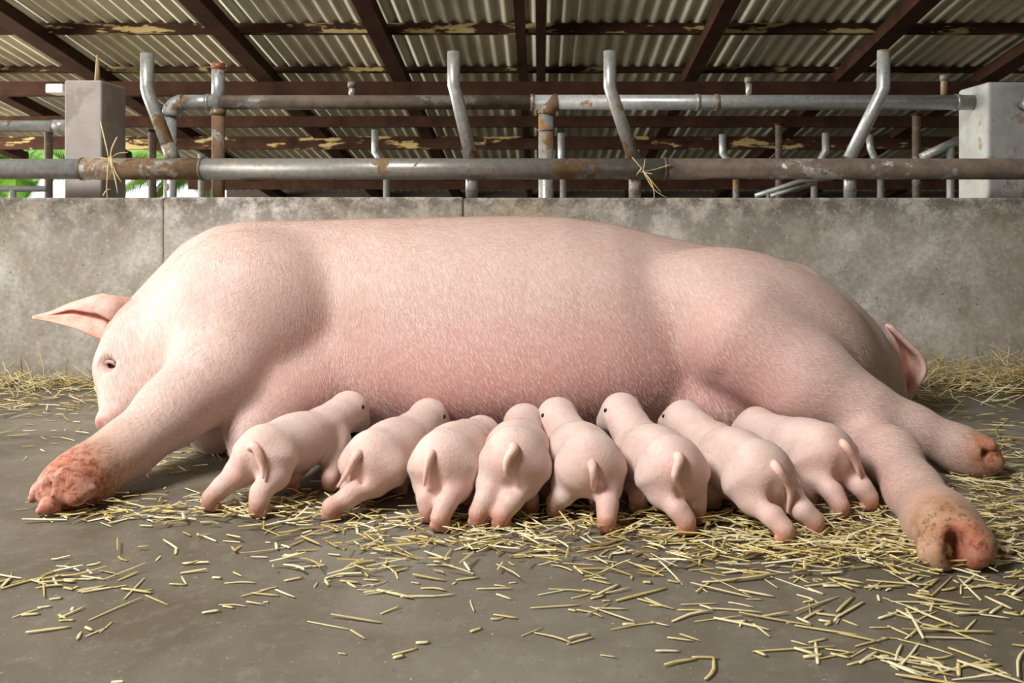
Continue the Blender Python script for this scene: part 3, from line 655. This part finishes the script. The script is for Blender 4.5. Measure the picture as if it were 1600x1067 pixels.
    if ears:
        for s_ in (-1, 1):                                 # ears folded flat along the cheeks
            hl = np.cross([0,0,1.], hdv); hl /= np.linalg.norm(hl)+1e-9; hu = np.cross(hdv/np.linalg.norm(hdv), hl)
            b = Hp+hl*s_*hd_r*.86+hu*hd_r*.25-hdv*.12; bk = -hdv/np.linalg.norm(hdv)
            e0 = b; e1 = b+hl*s_*.006-hu*.008+bk*.010; e2 = b-hu*.016+bk*.022+hl*s_*.004
            tube('ear', [e0, e1, e2], [.008,.0115,.0035], MAT['tail'], root, 10, 2, .35)
    return root

piglet('leftmost piglet, hind legs spread, standing beside the foreleg of the sow', (413,706,1.42), (506,676,1.585), (528,652,1.63), (543,642,1.665), (566,662,1.70), [(330,800),(404,810)], [(516,768),(455,768)],
    [(390,702,1.372),(396,696,1.362),(404,708,1.352),(409,726,1.348),(411,746,1.348)], (567,636), .049)
piglet('second piglet from the left, hind leg stretched out to the left', (584,717,1.41), (645,688,1.57), (660,662,1.615), (668,654,1.65), (695,670,1.68), [(518,815),(548,790)], [(590,778),(624,772)],
    [(563,708,1.36),(557,712,1.352),(545,735,1.345),(528,760,1.345)], (694,651), .052)
piglet('third piglet from the left, head hidden behind its own round rump', (695,721,1.37), (729,703,1.52), (742,686,1.57), (750,682,1.60), (766,690,1.635), [(670,818),(688,832)], [(736,790),(755,780)],
    [(678,708,1.315),(672,712,1.305),(668,730,1.30),(663,757,1.30)], None, .055)
piglet('fourth piglet from the left, square to the camera with a stubby tail', (804,717,1.36), (813,698,1.53), (816,668,1.575), (818,663,1.605), (843,678,1.63), [(747,826),(784,828)], [(828,802),(852,785)],
    [(801,697,1.305),(803,702,1.296),(793,718,1.294),(791,735,1.298),(797,747,1.302)], None, .055)
piglet('fifth piglet from the left, hind foot turned out, facing left', (921,724,1.36), (893,702,1.53), (878,664,1.58), (872,653,1.61), (845,662,1.645), [(868,808),(948,834)], [(935,800),(855,785)],
    [(925,722,1.297),(926,730,1.292),(928,752,1.292),(924,785,1.296)], (848,649), .056)
piglet('sixth piglet from the left, with the highest raised head and curled tail', (1050,730,1.335), (1002,704,1.51), (981,660,1.565), (972,646,1.60), (944,660,1.635), [(1072,838),(1088,818)], [(997,800),(1035,795)],
    [(1056,712,1.28),(1062,716,1.27),(1056,735,1.265),(1055,748,1.268),(1066,768,1.272)], (946,641), .054)
piglet('seventh piglet from the left, with long hanging tail and one foot nearest the camera', (1186,739,1.32), (1118,708,1.50), (1086,672,1.56), (1070,658,1.595), (1040,662,1.63), [(1226,852),(1272,838)], [(1112,795),(1155,795)],
    [(1206,722,1.275),(1216,734,1.262),(1234,765,1.252),(1231,800,1.252)], (1037,650), .055)
piglet('rightmost piglet, half under the thigh of the sow', (1288,707,1.42), (1228,696,1.555), (1198,672,1.60), (1184,668,1.63), (1155,672,1.655), [(1312,812),(1358,800)], [(1230,800),(1262,795)],
    [(1312,690,1.385),(1322,698,1.372),(1336,722,1.362),(1342,742,1.362)], None, .052)

# ------------------------------------------------------------------ straw
def stalk_data(L, wd, bend, seed, n=5, rings=4):
    R = random.Random(seed); pts = []
    kink = R.uniform(.3, .7); s = R.choice((-1, 1))
    for i in range(rings+1):
        t = i/rings; pts.append(np.array([(t-.5)*L, s*bend*L*(abs(t-kink)-.25), 0]))
    v, f = [], []
    for i, p in enumerate(pts):
        ww = wd*(.55+.45*math.sin(math.pi*min(1, i/rings*.8+.15)))
        for k in range(n): a = 2*math.pi*k/n; v.append((p[0], p[1]+ww/2*math.cos(a), ww*.32*math.sin(a)))
    for i in range(rings):
        for k in range(n): a, b = i*n+k, i*n+(k+1) % n; f.append((a, b, b+n, a+n))
    f.append(tuple(range(n))[::-1]); f.append(tuple(range(rings*n, rings*n+n)))
    return np.array(v), f
# (px, py, spread x, spread y, number, shortest, longest)
CL = [(1230,830,110,28,330,.018,.06),(1130,815,90,18,130,.018,.05),(1360,850,90,30,230,.02,.06),(1540,850,70,45,230,.02,.06),(1570,760,45,40,200,.02,.06),(1545,690,50,25,110,.02,.06),
      (980,812,90,16,120,.018,.05),(800,830,60,22,120,.018,.05),(700,835,80,20,70,.018,.05),(560,820,90,22,70,.018,.05),(450,795,70,18,120,.018,.055),(250,800,90,14,100,.018,.055),(140,800,40,10,40,.02,.05),(330,700,60,18,60,.02,.06),(240,725,40,10,40,.02,.06),
      (70,675,80,30,50,.015,.05),(100,630,70,14,70,.02,.06),
      (1250,880,150,25,105,.02,.06),(960,860,120,20,60,.02,.06),(700,870,200,35,90,.015,.05),(150,905,60,18,28,.025,.06),(60,910,35,10,14,.02,.05),(100,960,50,35,14,.02,.05),(420,860,200,50,50,.015,.05),
      (1000,900,160,40,40,.02,.05),(950,970,110,28,16,.025,.06),(1290,960,140,22,30,.025,.065),(1450,1000,120,30,38,.03,.075),(1470,1045,70,14,26,.025,.06),(1500,930,90,30,26,.02,.06),(600,930,200,50,22,.015,.05),(570,920,25,8,7,.02,.04),(1200,1030,140,25,10,.02,.05),(1720,800,70,70,170,.02,.06),(800,1000,400,50,20,.012,.04)]
S_all = []
R = random.Random(11)
for (cx, cy, sx, sy, n, l0, l1) in CL:
    for k in range(n):
        px, py = R.gauss(cx, sx), R.gauss(cy, sy)
        if py < 622 or py > 1080 or px < -140 or px > 1900: continue
        g_ = G(px, py); L = R.uniform(l0, l1)*R.choice((.4, .6, .8, 1, 1, 1.4)); S_all.append((g_, L, R.choice((R.uniform(.0019, .0032), R.uniform(.003, .0047))), R.gauss(0, .55)+(math.pi if R.random() < .5 else 0) if R.random() < .75 else R.uniform(0, 6.28), R.gauss(0, .10), px, py, n > 60))
S_all.sort(key=lambda s: s[0][1])
vis = [q for q in S_all if 5 < q[5] < 1595 and q[6] < 1064]; near = vis[:300]; ids = set(map(id, near)); rest = [q for q in S_all if id(q) not in ids]
variants = []
for i in range(10):
    v, f = stalk_data(1.0, .1, R.choice((0, .03, .08, .25)), i); me = mesh('straw_stalk', v, f); me.materials.append(MAT['straw']); me.shade_smooth(); variants.append(me)
ZONES = [((-99,930,340,2000), 'in the lower left corner of the floor'), ((-99,0,340,930), 'in front of the sow\'s outstretched front hoof'), ((340,880,780,2000), 'on the bare floor left of the centre foreground'), ((340,0,560,880), 'below the two leftmost piglets'),
    ((560,0,780,880), 'in front of the third piglet from the left'), ((780,930,1130,2000), 'on the bare floor right of the centre foreground'), ((780,0,940,930), 'in front of the fourth and fifth piglets from the left'), ((940,0,1130,930), 'in front of the sixth piglet from the left'),
    ((1130,0,1280,880), 'beside the hind feet of the seventh piglet'), ((1130,880,1280,950), 'on the floor just below the seventh piglet'), ((1280,0,1440,900), 'in the straw left of the near hind hoof'), ((1440,0,1700,930), 'in the straw around the near hind hoof'),
    ((1130,950,1400,2000), 'at the bottom edge, left of the lower right corner'), ((1280,900,1440,950), 'just below and left of the near hind hoof'), ((1400,930,1700,1010), 'below the near hind hoof at the right edge'), ((1400,1010,1700,2000), 'in the lower right corner of the floor')]
def region(px, py, L, wd):
    look = ('long' if L > .042 else 'short')+(' broad' if wd > .0034 else ' thin')
    for (a, b, c, d), t in ZONES:
        if a <= px < c and b <= py < d: return look+' straw stalk '+t, 'loose straw '+t
    return look+' dry straw stalk lying loose on the floor', 'loose straw on the floor'
for i, (g_, L, wd, a, tl_, px, py, dense) in enumerate(near):
    o = bpy.data.objects.new('straw_stalk', variants[i % 10]); COL.objects.link(o)
    tilt = abs(tl_)*.35; o.location = (g_[0], g_[1], wd*.4+L/2*math.sin(tilt)+R.uniform(0, .001)); o.scale = (L, wd/.1*1.1, wd/.1*1.1); o.rotation_euler = (0, tilt*R.choice((-1, 1)), a)
    lb, gp = region(px, py, L, wd); tag(o, lb, 'straw', gp)
PAL = np.array([(.56,.42,.14),(.70,.57,.25),(.80,.69,.38),(.86,.77,.50),(.44,.32,.10)])
def litter(name, items, label, seed):
    R = np.random.default_rng(seed); V, Fc, C, b = [], [], [], 0
    for (g_, L, wd, a, tl_, px, py, hgt) in items:
        v, f = stalk_data(L, wd, R.choice([0, .03, .1, .3]), int(R.integers(1e6)), 4, 3)
        ca, sa = math.cos(a), math.sin(a); ct, st = math.cos(tl_), math.sin(tl_)
        x, y, z = v.T; x, z = x*ct-z*st, x*st+z*ct; x, y = x*ca-y*sa, x*sa+y*ca; z = z-z.min()+hgt+.0003
        V.append(np.stack([x+g_[0], y+g_[1], z], 1)); Fc += [tuple(q+b for q in ff) for ff in f]; C += [PAL[R.integers(5)]*R.uniform(.85, 1.1)]*len(v); b += len(v)
    me = mesh(name, np.concatenate(V), Fc); tone(me, np.array(C)); o = link(name, me, MAT['litter']); return tag(o, label, 'straw', kind='stuff')
litter('straw_litter', [s[:7]+(R.uniform(0, .012 if s[7] else .002),) for s in rest], 'scattered dry straw under and around the feet of the pigs', 5)
def wall_pile(name, px0, px1, n, hmax, label, seed, l0=.04, l1=.11):
    R = random.Random(seed); it = []
    for k in range(n):
        px = R.uniform(px0, px1); y = WD-abs(R.gauss(0, .11))-.03; hgt = max(0, hmax*(1-(WD-y)/.3))*R.random()
        L = R.uniform(l0, l1); tl_ = R.gauss(0, .28 if R.random() < .8 else .9); a = R.gauss(0, .7)+(math.pi if R.random() < .5 else 0)
        y = min(y, WD-.012-abs(math.sin(a)*math.cos(tl_))*L/2)
        it.append((np.array([PX(px, y), y, 0]), L, R.uniform(.0022, .0038), a, tl_, px, 600, hgt))
    litter(name, it, label, seed)
wall_pile('straw_heap', 1395, 1900, 960, .085, 'tangled heap of straw along the wall at the right, behind the hind feet', 21)
wall_pile('straw_strip', -160, 185, 420, .03, 'strip of straw along the foot of the wall at the left', 22, .03, .08)
# tufts of straw caught on the rail
def tuft(label, strands, c, d):
    r_ = empty('straw_tuft', W(*c, d)); tag(r_, label, 'straw', 'straw caught on the pipe railing')
    for pts in strands:
        p = bezier([W(x, y, dd) for x, y, dd in pts], 4); tube('stalk', p, list(np.interp(np.linspace(0, 1, len(p)), [0,.3,1], [.0026,.0036,.0012])), MAT['straw'], r_, 6, 0, .5)
f_ = RD-rr-.006
tuft('tuft of dry straw hanging on the rail in front of the left pillar', [[(157,190,f_+.01),(163,215,f_),(168,238,f_-.008),(172,262,f_-.008)], [(183,214,f_),(174,235,f_-.008),(172,260,f_-.008)], [(200,238,f_),(184,240,f_-.01),(172,248,f_-.008)], [(158,246,f_),(170,249,f_-.008),(190,256,f_-.004)],
    [(172,245,f_-.008),(181,270,f_-.01),(190,285,f_-.012)], [(172,250,f_-.008),(180,280,f_-.01),(184,302,f_-.012)], [(171,245,f_-.008),(168,275,f_-.012),(167,300,f_-.012),(170,326,f_-.012)], [(173,240,f_-.008),(176,262,f_-.012),(170,278,f_-.012)], [(161,306,f_-.012),(166,298,f_-.012),(173,295,f_-.012)]], (172, 250), f_)
tuft('tuft of dry straw hanging on the rail below the third bent post', [[(988,246,f_+.006),(1000,260,f_-.004),(1006,268,f_-.008)], [(1048,257,f_),(1025,264,f_-.008),(1004,268,f_-.008)], [(1008,249,f_),(1006,262,f_-.008),(1005,270,f_-.008)], [(1020,272,f_-.008),(1000,268,f_-.008)],
    [(1004,266,f_-.008),(1016,282,f_-.012),(1022,300,f_-.012),(1021,328,f_-.012)], [(1004,266,f_-.008),(1020,285,f_-.012),(1034,302,f_-.012)], [(1006,270,f_-.008),(1022,296,f_-.012),(1045,311,f_-.012)], [(1003,262,f_-.008),(994,274,f_-.008)]], (1004, 268), f_)
